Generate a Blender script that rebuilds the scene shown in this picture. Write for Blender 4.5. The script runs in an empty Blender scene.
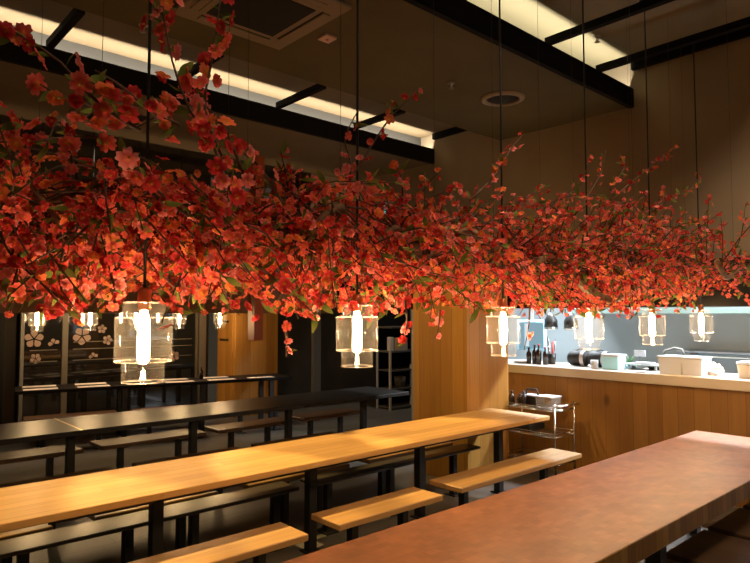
import bpy, bmesh, math, random
import numpy as np
from mathutils import Vector, Matrix
R = math.radians
rng = random.Random(7)
C = bpy.context.scene.collection
scene = bpy.context.scene

# ------------------------------------------------------------------ camera model (used for the camera and to lay out measured points)
F, H, YAW = 620.0, 1.75, R(47.8)
PITCH = math.atan(33.5 / F)
def ray(px, py):
    u = (px - 375) / F; v = (281.5 - py) / F
    f = math.cos(PITCH) - v * math.sin(PITCH); z = math.sin(PITCH) + v * math.cos(PITCH)
    ca, sa = math.cos(YAW), math.sin(YAW)
    return (f * ca + u * sa, f * sa - u * ca, z)
def on_y(px, py, y):
    r = ray(px, py); s = y / r[1]; return Vector((r[0] * s, y, H + r[2] * s))
def on_x(px, py, x):
    r = ray(px, py); s = x / r[0]; return Vector((x, r[1] * s, H + r[2] * s))

# ------------------------------------------------------------------ materials
def newmat(name):
    m = bpy.data.materials.new(name); m.use_nodes = True
    nt = m.node_tree; nt.nodes.clear()
    out = nt.nodes.new('ShaderNodeOutputMaterial')
    return m, nt, out
def L(nt, a, b): nt.links.new(a, b)
def plain(name, col, rough=.5, metal=0.0, spec=.5, noise=.0, nscale=8):
    m, nt, out = newmat(name)
    b = nt.nodes.new('ShaderNodeBsdfPrincipled')
    b.inputs['Roughness'].default_value = rough; b.inputs['Metallic'].default_value = metal
    b.inputs['Specular IOR Level'].default_value = spec
    b.inputs['Base Color'].default_value = (*col, 1)
    if noise:
        tc = nt.nodes.new('ShaderNodeTexCoord'); n = nt.nodes.new('ShaderNodeTexNoise')
        n.inputs['Scale'].default_value = nscale; n.inputs['Detail'].default_value = 4
        cr = nt.nodes.new('ShaderNodeValToRGB')
        cr.color_ramp.elements[0].position = .3; cr.color_ramp.elements[1].position = .7
        cr.color_ramp.elements[0].color = (*[c * (1 - noise) for c in col], 1)
        cr.color_ramp.elements[1].color = (*[min(1, c * (1 + noise)) for c in col], 1)
        L(nt, tc.outputs['Object'], n.inputs['Vector']); L(nt, n.outputs['Fac'], cr.inputs['Fac']); L(nt, cr.outputs['Color'], b.inputs['Base Color'])
    L(nt, b.outputs[0], out.inputs[0])
    return m
def wood(name, c_dark, c_mid, c_light, grain='X', across='Y', plank=.12, rough=.35, knots=0.0, stagger=0.0, length=1.2, spec=.5, contrast=.5, across2=None):
    """planks side by side along `across`, grain along `grain` (object axes)"""
    m, nt, out = newmat(name)
    N = nt.nodes.new
    tc = N('ShaderNodeTexCoord'); sx = N('ShaderNodeSeparateXYZ'); L(nt, tc.outputs['Object'], sx.inputs[0])
    def mth(op, a, b=None, av=None, bv=None):
        n = N('ShaderNodeMath'); n.operation = op
        if a is not None: L(nt, a, n.inputs[0])
        else: n.inputs[0].default_value = av
        if b is not None: L(nt, b, n.inputs[1])
        elif bv is not None: n.inputs[1].default_value = bv
        return n.outputs[0]
    src = sx.outputs[across]
    if across2: src = mth('ADD', src, sx.outputs[across2])
    q = mth('DIVIDE', src, bv=plank); fl = mth('FLOOR', q); fr = mth('FRACT', q)
    wn = N('ShaderNodeTexWhiteNoise'); wn.noise_dimensions = '1D'; L(nt, fl, wn.inputs['W'])
    cell = fl
    if stagger:
        off = mth('MULTIPLY', wn.outputs['Value'], bv=length * 3)
        g2 = mth('FLOOR', mth('DIVIDE', mth('ADD', sx.outputs[grain], off), bv=length))
        cell = mth('ADD', mth('MULTIPLY', g2, bv=17.3), fl)
        wn = N('ShaderNodeTexWhiteNoise'); wn.noise_dimensions = '1D'; L(nt, cell, wn.inputs['W'])
    # stretched grain noise, shifted per plank
    mp = N('ShaderNodeMapping')
    sc = {'X': 22.0, 'Y': 22.0, 'Z': 22.0}; sc[grain] = 1.6
    mp.inputs['Scale'].default_value = (sc['X'], sc['Y'], sc['Z'])
    ad = N('ShaderNodeVectorMath'); ad.operation = 'ADD'
    cb = N('ShaderNodeCombineXYZ'); sh = mth('MULTIPLY', wn.outputs['Value'], bv=37.0)
    L(nt, sh, cb.inputs[0]); L(nt, sh, cb.inputs[1]); L(nt, sh, cb.inputs[2])
    L(nt, tc.outputs['Object'], mp.inputs['Vector']); L(nt, mp.outputs[0], ad.inputs[0]); L(nt, cb.outputs[0], ad.inputs[1])
    nz = N('ShaderNodeTexNoise'); nz.inputs['Scale'].default_value = 1.0; nz.inputs['Detail'].default_value = 5; nz.inputs['Distortion'].default_value = .6
    L(nt, ad.outputs[0], nz.inputs['Vector'])
    f1 = mth('MULTIPLY', nz.outputs['Fac'], bv=1.0 - contrast)
    f2 = mth('MULTIPLY', wn.outputs['Value'], bv=contrast)
    fac = mth('ADD', f1, f2)
    cr = N('ShaderNodeValToRGB'); e = cr.color_ramp.elements
    e[0].position = .15; e[0].color = (*c_dark, 1); e[1].position = .85; e[1].color = (*c_light, 1)
    em = cr.color_ramp.elements.new(.5); em.color = (*c_mid, 1)
    L(nt, fac, cr.inputs['Fac'])
    col = cr.outputs['Color']
    # thin joint between planks
    edge = mth('LESS_THAN', mth('ABSOLUTE', mth('SUBTRACT', fr, bv=.5)), bv=.5 - .0015 / plank)
    mx = N('ShaderNodeMix'); mx.data_type = 'RGBA'; mx.inputs['A'].default_value = (*[c * .45 for c in c_dark], 1)
    L(nt, edge, mx.inputs['Factor']); L(nt, col, mx.inputs['B']); col = mx.outputs['Result']
    if knots:
        mp2 = N('ShaderNodeMapping'); s2 = {'X': 3.2, 'Y': 3.2, 'Z': 3.2}; s2[grain] = 1.7
        mp2.inputs['Scale'].default_value = (s2['X'], s2['Y'], s2['Z']); L(nt, tc.outputs['Object'], mp2.inputs['Vector'])
        vo = N('ShaderNodeTexVoronoi'); vo.inputs['Scale'].default_value = 1.0; L(nt, mp2.outputs[0], vo.inputs['Vector'])
        cr2 = N('ShaderNodeValToRGB'); cr2.color_ramp.elements[0].position = .06; cr2.color_ramp.elements[0].color = (knots, knots, knots, 1)
        cr2.color_ramp.elements[1].position = .16; cr2.color_ramp.elements[1].color = (0, 0, 0, 1)
        L(nt, vo.outputs['Distance'], cr2.inputs['Fac'])
        mk = N('ShaderNodeMix'); mk.data_type = 'RGBA'; mk.inputs['B'].default_value = (*[c * .3 for c in c_dark], 1)
        L(nt, cr2.outputs['Color'], mk.inputs['Factor']); L(nt, col, mk.inputs['A']); col = mk.outputs['Result']
    b = N('ShaderNodeBsdfPrincipled'); b.inputs['Roughness'].default_value = rough; b.inputs['Specular IOR Level'].default_value = spec
    L(nt, col, b.inputs['Base Color'])
    bp = N('ShaderNodeBump'); bp.inputs['Strength'].default_value = .08; bp.inputs['Distance'].default_value = .004
    L(nt, nz.outputs['Fac'], bp.inputs['Height']); L(nt, bp.outputs[0], b.inputs['Normal'])
    L(nt, b.outputs[0], out.inputs[0])
    return m
def thin_glass(name, haze=.08, gloss=.10, tint=(1, 1, 1), hazecol=(1, .95, .9), rough=.02):
    m, nt, out = newmat(name); N = nt.nodes.new
    tr = N('ShaderNodeBsdfTransparent'); tr.inputs[0].default_value = (*tint, 1)
    gl = N('ShaderNodeBsdfGlossy'); gl.inputs['Roughness'].default_value = rough
    tl = N('ShaderNodeBsdfTranslucent'); tl.inputs[0].default_value = (*hazecol, 1)
    df = N('ShaderNodeBsdfDiffuse'); df.inputs[0].default_value = (*hazecol, 1)
    hz = N('ShaderNodeMixShader'); hz.inputs[0].default_value = .5; L(nt, tl.outputs[0], hz.inputs[1]); L(nt, df.outputs[0], hz.inputs[2])
    lw = N('ShaderNodeLayerWeight'); lw.inputs['Blend'].default_value = .25
    mr = N('ShaderNodeMapRange'); mr.inputs['To Min'].default_value = gloss * .4; mr.inputs['To Max'].default_value = min(1, gloss * 4)
    L(nt, lw.outputs['Facing'], mr.inputs['Value'])
    m1 = N('ShaderNodeMixShader'); L(nt, mr.outputs[0], m1.inputs[0]); L(nt, tr.outputs[0], m1.inputs[1]); L(nt, gl.outputs[0], m1.inputs[2])
    mr2 = N('ShaderNodeMapRange'); mr2.inputs['To Min'].default_value = haze; mr2.inputs['To Max'].default_value = min(1, haze * 4)
    L(nt, lw.outputs['Facing'], mr2.inputs['Value'])
    m2 = N('ShaderNodeMixShader'); L(nt, mr2.outputs[0], m2.inputs[0]); L(nt, m1.outputs[0], m2.inputs[1]); L(nt, hz.outputs[0], m2.inputs[2])
    L(nt, m2.outputs[0], out.inputs[0])
    return m
def emit(name, col, s):
    m, nt, out = newmat(name); e = nt.nodes.new('ShaderNodeEmission')
    e.inputs[0].default_value = (*col, 1); e.inputs[1].default_value = s; L(nt, e.outputs[0], out.inputs[0]); return m
def petal(name, base, mid, tip):
    m, nt, out = newmat(name); N = nt.nodes.new
    uv = N('ShaderNodeUVMap'); uv.uv_map = 'UVMap'
    sx = N('ShaderNodeSeparateXYZ'); L(nt, uv.outputs[0], sx.inputs[0])
    cr = N('ShaderNodeValToRGB'); e = cr.color_ramp.elements
    e[0].position = 0.05; e[0].color = (*base, 1); e[1].position = .95; e[1].color = (*tip, 1)
    k = cr.color_ramp.elements.new(.4); k.color = (*mid, 1)
    L(nt, sx.outputs[0], cr.inputs['Fac'])
    d = N('ShaderNodeBsdfDiffuse'); t = N('ShaderNodeBsdfTranslucent')
    L(nt, cr.outputs[0], d.inputs[0]); L(nt, cr.outputs[0], t.inputs[0])
    mx = N('ShaderNodeMixShader'); mx.inputs[0].default_value = .5; L(nt, d.outputs[0], mx.inputs[1]); L(nt, t.outputs[0], mx.inputs[2])
    L(nt, mx.outputs[0], out.inputs[0]); return m
def tile(name, c1, c2, size, rough):
    m, nt, out = newmat(name); N = nt.nodes.new
    tc = N('ShaderNodeTexCoord'); br = N('ShaderNodeTexBrick')
    br.offset = .5; br.inputs['Scale'].default_value = 1; br.inputs['Brick Width'].default_value = size; br.inputs['Row Height'].default_value = size * .5
    br.inputs['Mortar Size'].default_value = .004; br.inputs['Color1'].default_value = (*c1, 1); br.inputs['Color2'].default_value = (*c2, 1)
    br.inputs['Mortar'].default_value = (*[c * .4 for c in c1], 1)
    L(nt, tc.outputs['Object'], br.inputs['Vector'])
    nz = N('ShaderNodeTexNoise'); nz.inputs['Scale'].default_value = 5; L(nt, tc.outputs['Object'], nz.inputs['Vector'])
    mx = N('ShaderNodeMix'); mx.data_type = 'RGBA'; mx.blend_type = 'MULTIPLY'; mx.inputs['Factor'].default_value = .35
    L(nt, br.outputs['Color'], mx.inputs['A']); L(nt, nz.outputs['Color'], mx.inputs['B'])
    b = N('ShaderNodeBsdfPrincipled'); b.inputs['Roughness'].default_value = rough
    L(nt, mx.outputs['Result'], b.inputs['Base Color']); L(nt, b.outputs[0], out.inputs[0]); return m
def butcher(name):
    """end-grain block top: small mottled blocks"""
    m, nt, out = newmat(name); N = nt.nodes.new
    tc = N('ShaderNodeTexCoord'); br = N('ShaderNodeTexBrick'); br.offset = .5
    br.inputs['Scale'].default_value = 1; br.inputs['Brick Width'].default_value = .065; br.inputs['Row Height'].default_value = .04
    br.inputs['Mortar Size'].default_value = .0008; br.inputs['Bias'].default_value = 0
    br.inputs['Color1'].default_value = (.345, .148, .066, 1); br.inputs['Color2'].default_value = (.275, .113, .049, 1); br.inputs['Mortar'].default_value = (.26, .11, .05, 1)
    L(nt, tc.outputs['Object'], br.inputs['Vector'])
    nz = N('ShaderNodeTexNoise'); nz.inputs['Scale'].default_value = 6; nz.inputs['Detail'].default_value = 6; L(nt, tc.outputs['Object'], nz.inputs['Vector'])
    cr = N('ShaderNodeValToRGB'); cr.color_ramp.elements[0].position = .3; cr.color_ramp.elements[0].color = (.72, .72, .72, 1); cr.color_ramp.elements[1].position = .7; cr.color_ramp.elements[1].color = (1.15, 1.1, 1.05, 1)
    L(nt, nz.outputs['Fac'], cr.inputs['Fac'])
    mx = N('ShaderNodeMix'); mx.data_type = 'RGBA'; mx.blend_type = 'MULTIPLY'; mx.inputs['Factor'].default_value = .8
    L(nt, br.outputs['Color'], mx.inputs['A']); L(nt, cr.outputs[0], mx.inputs['B'])
    b = N('ShaderNodeBsdfPrincipled'); b.inputs['Roughness'].default_value = .48; b.inputs['Specular IOR Level'].default_value = .35
    L(nt, mx.outputs['Result'], b.inputs['Base Color']); L(nt, b.outputs[0], out.inputs[0]); return m

M = {}
M['table_wood'] = wood('honey_table_wood', (.40, .215, .07), (.52, .295, .10), (.62, .37, .14), 'X', 'Y', .09, .42, stagger=1, length=.9, contrast=.35)
M['bench_wood'] = wood('bench_wood', (.34, .19, .075), (.45, .26, .10), (.54, .33, .14), 'X', 'Y', .16, .35, contrast=.3)
M['dark_bench_wood'] = wood('dark_bench_wood', (.07, .035, .018), (.11, .055, .025), (.16, .08, .035), 'X', 'Y', .16, .35, contrast=.3)
M['stool_wood'] = wood('brown_seat_wood', (.05, .026, .012), (.085, .043, .018), (.12, .06, .025), 'Y', 'X', .18, .4, contrast=.3)
M['pillar_wood'] = wood('pillar_plank_wood', (.28, .125, .022), (.38, .18, .032), (.46, .235, .05), 'Z', 'Y', .16, .45, across2='X', contrast=.45)
M['counter_wood'] = wood('knotty_counter_planks', (.26, .115, .026), (.33, .155, .037), (.40, .20, .054), 'Z', 'Y', .15, .45, knots=.85, contrast=.4)
M['block_top'] = butcher('end_grain_block')
M['block_side'] = wood('block_side_wood', (.22, .10, .02), (.36, .18, .035), (.46, .25, .06), 'Z', 'X', .07, .45, contrast=.7)
M['post_wood'] = wood('red_brown_post_wood', (.30, .06, .02), (.42, .09, .03), (.5, .12, .04), 'Z', 'X', .3, .35)
M['black'] = plain('black_steel', (.012, .011, .010), .38, 0, .5)
M['black_top'] = plain('black_laminate', (.024, .022, .020), .36, 0, .22, .25, 30)
M['menu_top'] = plain('dark_brown_laminate', (.009, .007, .006), .6, 0, .15)
M['dark_plank'] = plain('dark_glossy_plank', (.05, .04, .028), .30, 0, .6, .2, 6)
M['matte_black'] = plain('matte_black', (.006, .005, .004), .8, 0, .2)
M['brass'] = plain('pale_brass', (.55, .42, .22), .35, 1)
M['copper'] = plain('copper', (.62, .26, .14), .28, 1)
M['floor'] = tile('floor_tile', (.16, .14, .115), (.13, .115, .095), .9, .4)
M['ceil'] = plain('dark_brown_ceiling_paint', (.115, .092, .045), .8, 0, .2, .06, 3)
M['ceil_upper'] = plain('cream_ceiling_paint', (.30, .265, .165), .8, 0, .2)
M['ceil_q'] = plain('brown_ceiling_paint', (.20, .15, .09), .8, 0, .2, .05, 3)
M['wall'] = plain('taupe_wall_paint', (.36, .295, .205), .85, 0, .2, .06, 2)
M['back'] = plain('dark_brown_wall', (.035, .025, .016), .6, 0, .3, .2, 3)
M['upstand'] = plain('grey_upstand_paint', (.085, .082, .075), .8)
M['header'] = plain('brown_header_paint', (.22, .105, .05), .6, 0, .3, .15, 4)
M['darkglass'] = plain('dark_glass', (.010, .009, .008), .04, 0, .8)
M['frame'] = plain('grey_brown_frame', (.10, .085, .065), .5)
M['frame_dark'] = plain('grey_frame', (.13, .125, .115), .5)
M['panel_dark'] = plain('dark_panel', (.045, .041, .036), .4, 0, .5, .2, 3)
M['decal'] = plain('pale_pink_sticker', (.25, .17, .14), .6)
M['rail'] = plain('shelf_rail_metal', (.10, .08, .055), .5)
M['white'] = plain('white_counter', (.60, .52, .44), .3)
M['white_plastic'] = plain('white_plastic', (.52, .54, .60), .4)
M['paper'] = plain('paper', (.80, .70, .64), .8)
M['steel'] = plain('stainless_steel', (.33, .385, .40), .42, .35)
M['steel_wall'] = plain('stainless_wall', (.37, .42, .445), .5, .15, .5, .06, 2)
M['hood_edge'] = plain('pale_green_steel', (.085, .12, .105), .45)
M['chrome'] = plain('chrome', (.7, .68, .65), .12, 1)
M['ltblue'] = plain('light_blue_plastic', (.38, .74, .95), .4)
M['black_fabric'] = plain('black_cloth', (.016, .015, .017), .7)
M['grey_strap'] = plain('grey_strap', (.45, .42, .42), .6)
M['screen'] = emit('lit_screen', (.45, .72, .85), .55)
M['screen_bar'] = emit('lit_screen_bar', (.75, .9, 1), .9)
M['red'] = plain('red_cap', (.5, .05, .03), .4)
M['bottle'] = plain('dark_bottle_glass', (.02, .012, .01), .08, 0, .7)
M['cream_tub'] = plain('cream_tub', (.52, .42, .31), .5)
M['leafy'] = plain('green_leaf', (.05, .14, .04), .5)
M['vent'] = plain('vent_plastic', (.26, .20, .125), .6)
M['grille'] = plain('vent_grille_dark', (.012, .009, .006), .8)
M['sensor'] = plain('pinkish_white_plate', (.75, .5, .4), .5)
M['pipe'] = plain('sprinkler_metal', (.55, .5, .42), .3, .8)
M['teal'] = emit('teal_tube', (.05, .6, .55), .9)
M['bark'] = plain('brown_bark', (.20, .115, .06), .75, 0, .3, .35, 25)
M['twig'] = plain('dark_twig', (.085, .042, .025), .7, 0, .3, .3, 20)
M['leaf'] = petal('leaf_green', (.16, .20, .04), (.12, .17, .035), (.22, .22, .06))
M['stamen'] = plain('yellow_stamen', (.8, .45, .08), .6)
M['petal_coral'] = petal('coral_petal', (.82, .30, .09), (.76, .095, .070), (.84, .19, .15))
M['petal_red'] = petal('red_petal', (.66, .16, .05), (.48, .026, .030), (.62, .065, .065))
M['petal_orange'] = petal('orange_petal', (.85, .42, .08), (.82, .19, .06), (.85, .22, .11))
M['petal_pink'] = petal('pink_petal', (.82, .28, .14), (.78, .15, .15), (.88, .33, .30))
M['glass'] = thin_glass('lamp_glass', .005, .06, rough=.0)
M['glass_rim'] = thin_glass('lamp_glass_rim', .07, .2, rough=.0)
M['clear'] = thin_glass('clear_tub_plastic', .12, .10)
M['window_glass'] = None
M['bulb'] = emit('warm_bulb', (1, .64, .30), 290)
M['floor_mat'] = M['black_fabric']

# ------------------------------------------------------------------ mesh helpers
class MB:
    def __init__(s, bevel=0.0, seg=1): s.bm = bmesh.new(); s.bevel = bevel; s.seg = seg; s.mats = []; s.cur = 0; s.smooth = False
    def mat(s, m):
        if m not in s.mats: s.mats.append(m)
        s.cur = s.mats.index(m); return s
    def _mark(s, faces, smooth=False):
        for f in faces: f.material_index = s.cur; f.smooth = smooth
    def box(s, x0, x1, y0, y1, z0, z1, bevel=None):
        r = bmesh.ops.create_cube(s.bm, size=1)
        bmesh.ops.scale(s.bm, vec=(x1 - x0, y1 - y0, z1 - z0), verts=r['verts'])
        bmesh.ops.translate(s.bm, vec=((x0 + x1) / 2, (y0 + y1) / 2, (z0 + z1) / 2), verts=r['verts'])
        fs = {f for v in r['verts'] for f in v.link_faces}; s._mark(fs)
        b = s.bevel if bevel is None else bevel
        if b > 0:
            es = list({e for v in r['verts'] for e in v.link_edges})
            bmesh.ops.bevel(s.bm, geom=es, offset=b, segments=s.seg, affect='EDGES', profile=.5)
        return s
    def lathe(s, prof, cx=0, cy=0, n=24, caps=True, axis='Z'):
        rings = []
        for r, z in prof:
            ring = []
            for i in range(n):
                a = 2 * math.pi * i / n
                p = (cx + r * math.cos(a), cy + r * math.sin(a), z)
                ring.append(s.bm.verts.new(p))
            rings.append(ring)
        fs = []
        for a, b in zip(rings, rings[1:]):
            for i in range(n): fs.append(s.bm.faces.new((a[i], a[(i + 1) % n], b[(i + 1) % n], b[i])))
        s._mark(fs, True)
        if caps:
            cf = [s.bm.faces.new(list(reversed(rings[0]))), s.bm.faces.new(rings[-1])]; s._mark(cf)
        return s
    def tube(s, pts, r, n=6, r1=None):
        pts = [Vector(p) for p in pts]; rings = []; k = len(pts)
        up = Vector((0, 0, 1))
        for i, p in enumerate(pts):
            t = (pts[min(i + 1, k - 1)] - pts[max(i - 1, 0)]).normalized()
            a = t.cross(up if abs(t.z) < .95 else Vector((1, 0, 0))).normalized(); b = t.cross(a)
            rr = r if r1 is None else r + (r1 - r) * i / (k - 1)
            if isinstance(r, (list, tuple)): rr = r[i]
            rings.append([s.bm.verts.new(p + rr * (math.cos(2 * math.pi * j / n) * a + math.sin(2 * math.pi * j / n) * b)) for j in range(n)])
        fs = []
        for A, B in zip(rings, rings[1:]):
            for j in range(n): fs.append(s.bm.faces.new((A[j], A[(j + 1) % n], B[(j + 1) % n], B[j])))
        s._mark(fs, True)
        s._mark([s.bm.faces.new(list(reversed(rings[0]))), s.bm.faces.new(rings[-1])])
        return s
    def prism(s, poly, z0, z1):
        a = [s.bm.verts.new((x, y, z0)) for x, y in poly]; b = [s.bm.verts.new((x, y, z1)) for x, y in poly]
        n = len(poly); fs = [s.bm.faces.new((a[i], a[(i + 1) % n], b[(i + 1) % n], b[i])) for i in range(n)]
        fs += [s.bm.faces.new(list(reversed(a))), s.bm.faces.new(b)]; s._mark(fs); return s
    def xform(s, m): bmesh.ops.transform(s.bm, matrix=m, verts=s.bm.verts[:]); return s
    def build(s, name, mat=None, parent=None, loc=None):
        bmesh.ops.recalc_face_normals(s.bm, faces=s.bm.faces[:])
        me = bpy.data.meshes.new(name); s.bm.to_mesh(me); s.bm.free()
        if s.mats:
            for m in s.mats: me.materials.append(m)
        else: me.materials.append(mat)
        o = bpy.data.objects.new(name, me); C.objects.link(o)
        if parent: o.parent = parent
        if loc: o.location = loc
        return o
def tag(o, label, cat, group=None, kind=None):
    o['label'] = label; o['category'] = cat
    if group: o['group'] = group
    if kind: o['kind'] = kind
    return o
def thing(name, label, cat, loc=(0, 0, 0), rz=0, group=None):
    o = bpy.data.objects.new(name, None); C.objects.link(o); o.empty_display_size = .1
    o.location = loc; o.rotation_euler = (0, 0, rz); return tag(o, label, cat, group)
def struct(o, label=None):
    o['kind'] = 'structure'
    if label: o['label'] = label; o['category'] = o.name.split('_')[0].split('.')[0]
    return o
def copy_tree(o, parent=None):
    c = o.copy(); C.objects.link(c)
    if parent: c.parent = parent
    for ch in list(o.children): copy_tree(ch, c)
    return c
def sbox(name, m, x0, x1, y0, y1, z0, z1, label=None, parent=None, bevel=0):
    o = MB(bevel).box(x0, x1, y0, y1, z0, z1).build(name, m, parent)
    if not parent: struct(o, label)
    return o

# ------------------------------------------------------------------ setting
XW = 6.30     # end wall / counter front plane
sbox('floor', M['floor'], -1.5, 10.6, -2.5, 10.7, -.1, 0, 'large grey floor tiles under the tables')
sbox('ceiling', M['ceil_upper'], -1.5, XW + .2, -2.5, 3.85, 4.40, 4.5, 'dark upper ceiling over the right side of the hall')
sbox('ceiling.001', M['ceil_q'], -1.5, XW + .2, 4.62, 5.98, 4.25, 4.35, 'upper ceiling strip between the two dropped ceiling panels')
p = sbox('ceiling_panel', M['ceil'], -1.5, XW, 2.96, 4.62, 3.93, 3.99, 'dropped dark ceiling panel with round vent and air conditioner')
sbox('trim_1', M['matte_black'], -1.5, XW, 2.91, 2.96, 3.92, 4.12, 'black edge board of the middle ceiling panel')
p2 = sbox('ceiling_panel.001', M['ceil_q'], -1.5, XW, 5.77, 7.38, 3.85, 3.91, 'dropped brown ceiling panel at the back with square vent')
sbox('trim_2', M['matte_black'], -1.5, XW, 5.72, 5.77, 3.84, 4.04, 'black edge board of the back ceiling panel')
sbox('trim_3', M['upstand'], -1.5, XW, 5.98, 6.02, 3.91, 4.35, 'grey upstand board lit by the cove strip')
sbox('ceiling.002', M['back'], -1.5, 10.6, 6.02, 10.7, 4.35, 4.45, 'black ceiling void above the back tables')
sbox('trim_4', M['matte_black'], -1.5, XW, 3.80, 3.85, 3.99, 4.5, 'dark board closing the cove slot')
sbox('trim_5', M['matte_black'], -1.5, XW, 4.58, 4.62, 3.99, 4.35, 'dark side board on the middle ceiling panel')
# end wall, bulkhead, trims
sbox('wall_right', M['wall'], XW, XW + .12, -2.5, 8.6, 2.28, 4.5, 'taupe end wall above the kitchen opening')
sbox('wall_right.001', M['matte_black'], XW - .02, XW + .12, -2.5, 8.6, 1.83, 2.28, 'black bulkhead band above the kitchen counter')
sbox('trim_6', M['matte_black'], XW - .05, XW, -2.5, 2.91, 4.31, 4.40, 'dark trim where the end wall meets the ceiling')
sbox('trim_7', M['matte_black'], XW - .05, XW, 4.62, 5.72, 4.17, 4.25, 'dark trim on the end wall beside the back cove')
for i, x in enumerate((1.18, 2.36, 3.52, 4.69, 5.58)):
    o = MB().box(x - .03, x + .03, -2.4, 2.93, 4.11, 4.17).build('ceiling_bar', M['matte_black'])
    struct(o, ['first', 'second', 'third', 'fourth', 'fifth'][i] + ' dark bar under the upper ceiling, counted from the camera side')
for i, x in enumerate((1.43, 2.60, 3.75, 4.88)):
    o = MB().box(x - .03, x + .03, 4.90, 5.74, 4.04, 4.10).build('ceiling_bar', M['matte_black'])
    MB().box(x - .02, x + .02, 4.90, 4.94, 4.10, 4.25).build('hanger', M['matte_black'], o)
    struct(o, ['first', 'second', 'third', 'fourth'][i] + ' short dark bar across the back cove, counted from the camera side')
# back walls
sbox('wall_back', M['back'], -1.5, 5.4, 10.5, 10.6, 0, 4.4, 'dark back wall behind the glazing')
sbox('wall_back.001', M['panel_dark'], 6.265, 10.6, 9.62, 9.72, 0, 4.4, 'dark panelled back wall beside the wooden cabinet')
sbox('wall_side', M['panel_dark'], 10.4, 10.5, 6.2, 9.62, 0, 4.4, 'dark wall at the far right corner')
sbox('wall_left', M['matte_black'], 0.5, 2.02, 10.0, 10.2, 0, 3.0, 'black wall panel left of the glazing')
sbox('header', M['header'], -.5, XW, 8.0, 8.3, 1.775, 2.45, 'long brown header beam over the back table')
sbox('beam', M['header'], -.5, XW, 9.3, 9.5, 3.05, 3.3, 'dark brown beam high at the back')
# glazing: three panes with frames
def window(n, x0, x1, y, label):
    o = MB().box(x0, x1, y, y + .02, .05, 2.6).build('window_%d' % n, M['darkglass']); struct(o, label)
    MB(.004).box(x0 - .03, x0 + .02, y - .03, y + .05, 0, 2.65).build('window_frame', M['frame_dark'] if n == 1 else M['frame'], o)
    for z in (1.05, 1.22, 1.33):
        if n > 1 or z < 1.3: MB().box(x0 + .1, x1 - .08, y - .012, y - .001, z, z + .012).build('rail', M['rail'], o)
    MB(.004).box(x1 - .02, x1 + .02, y - .03, y + .05, 0, 2.65).build('window_frame', M['frame'], o)
    return o
YG = 10.2
def gx(px): return on_y(px, 350, YG).x
window(1, gx(22), gx(63), YG, 'dark glass pane at the far left of the back glazing')
window(2, gx(66), gx(196), YG, 'wide dark glass pane with blossom stickers behind the leftmost lamp')
MB(.004).box(gx(198), gx(205), YG - .04, YG + .3, 0, 2.65).build('window_frame', M['frame'], bpy.data.objects['window_2'])
# blossom stickers on the glass
def decal(px, py, size, rot, label, n=5):
    p = on_y(px, py, YG - .006)
    mb = MB()
    for k in range(n):
        a = rot + 2 * math.pi * k / 5
        poly = []
        for t in range(9):
            u = t / 8; w = math.sin(math.pi * u ** 1.5) ** .8 * .40
            poly.append((u, w))
        pts = [(u * .5, w * .5) for u, w in poly] + [(u * .5, -w * .5) for u, w in reversed(poly[1:-1])]
        vs = []
        for off in (0, .003):
            vs.append([mb.bm.verts.new((size * (.06 * math.cos(a) + u * math.cos(a) - w * math.sin(a)), -off, size * (.06 * math.sin(a) + u * math.sin(a) + w * math.cos(a)))) for u, w in pts])
        m_ = len(pts)
        mb.bm.faces.new(vs[0]); mb.bm.faces.new(list(reversed(vs[1])))
        for i in range(m_): mb.bm.faces.new((vs[0][i], vs[0][(i + 1) % m_], vs[1][(i + 1) % m_], vs[1][i]))
    o = mb.build('blossom_sticker', M['decal']); o.location = p
    tag(o, label, 'sticker', 'blossom stickers on the back glazing')
decal(34, 339, .24, .3, 'large pale blossom sticker below the leftmost small hanging lamp')
decal(35.5, 358.5, .14, 1.0, 'small pale blossom sticker on the far left pane, above the table menus')
decal(54, 344, .15, .6, 'half blossom sticker touching the frame of the far left pane', 3)
decal(82, 336, .25, .9, 'largest blossom sticker, on the pane below the second small hanging lamp')
decal(102, 329, .13, .2, 'small blossom sticker, upper one right of the largest sticker')
decal(107.5, 340, .14, 1.2, 'small blossom sticker, lower one right of the largest sticker')
decal(93.5, 357, .13, .5, 'three petalled sticker under the largest blossom sticker', 3)
decal(174, 356, .17, .7, 'blossom sticker just right of the big leftmost lamp, above the menus')
# dark framed panels between cabinet and shelf
for i, (a, b) in enumerate(((312, 319), (380, 389))):
    x0, x1 = on_y(a, 350, 9.6).x, on_y(b, 350, 9.6).x
    sbox('trim_%d' % (8 + i), M['frame_dark'], x0, x1, 9.54, 9.62, 0, 2.6, ['grey upright frame of the dark panel wall behind the second lamp', 'grey upright frame beside the back shelf'][i])
o = sbox('door_1', M['back'], on_y(320, 350, 9.6).x, on_y(379, 350, 9.6).x, 9.58, 9.62, .02, 2.5, 'dark brown sliding door between the grey uprights')
MB(.003).box(9.0 - .95, 9.0 - .91, 9.55, 9.58, .9, 1.3).build('door_handle', M['frame_dark'], o)

# kitchen shell
KX, KY0, KY1 = 8.6, -1.5, 6.2
sbox('wall_kitchen', M['steel_wall'], KX, KX + .1, KY0, KY1, 0, 2.7, 'blue grey steel back wall of the open kitchen')
sbox('wall_kitchen.001', M['steel_wall'], XW + .12, KX, KY1, KY1 + .1, 0, 2.7, 'kitchen side wall behind the pillar')
sbox('wall_kitchen.002', M['steel_wall'], XW + .12, KX, KY0 - .1, KY0, 0, 2.7, 'kitchen side wall at the right')
sbox('ceiling.003', M['white_plastic'], XW + .12, KX, KY0, KY1, 2.6, 2.7, 'pale kitchen ceiling behind the bulkhead')

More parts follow.
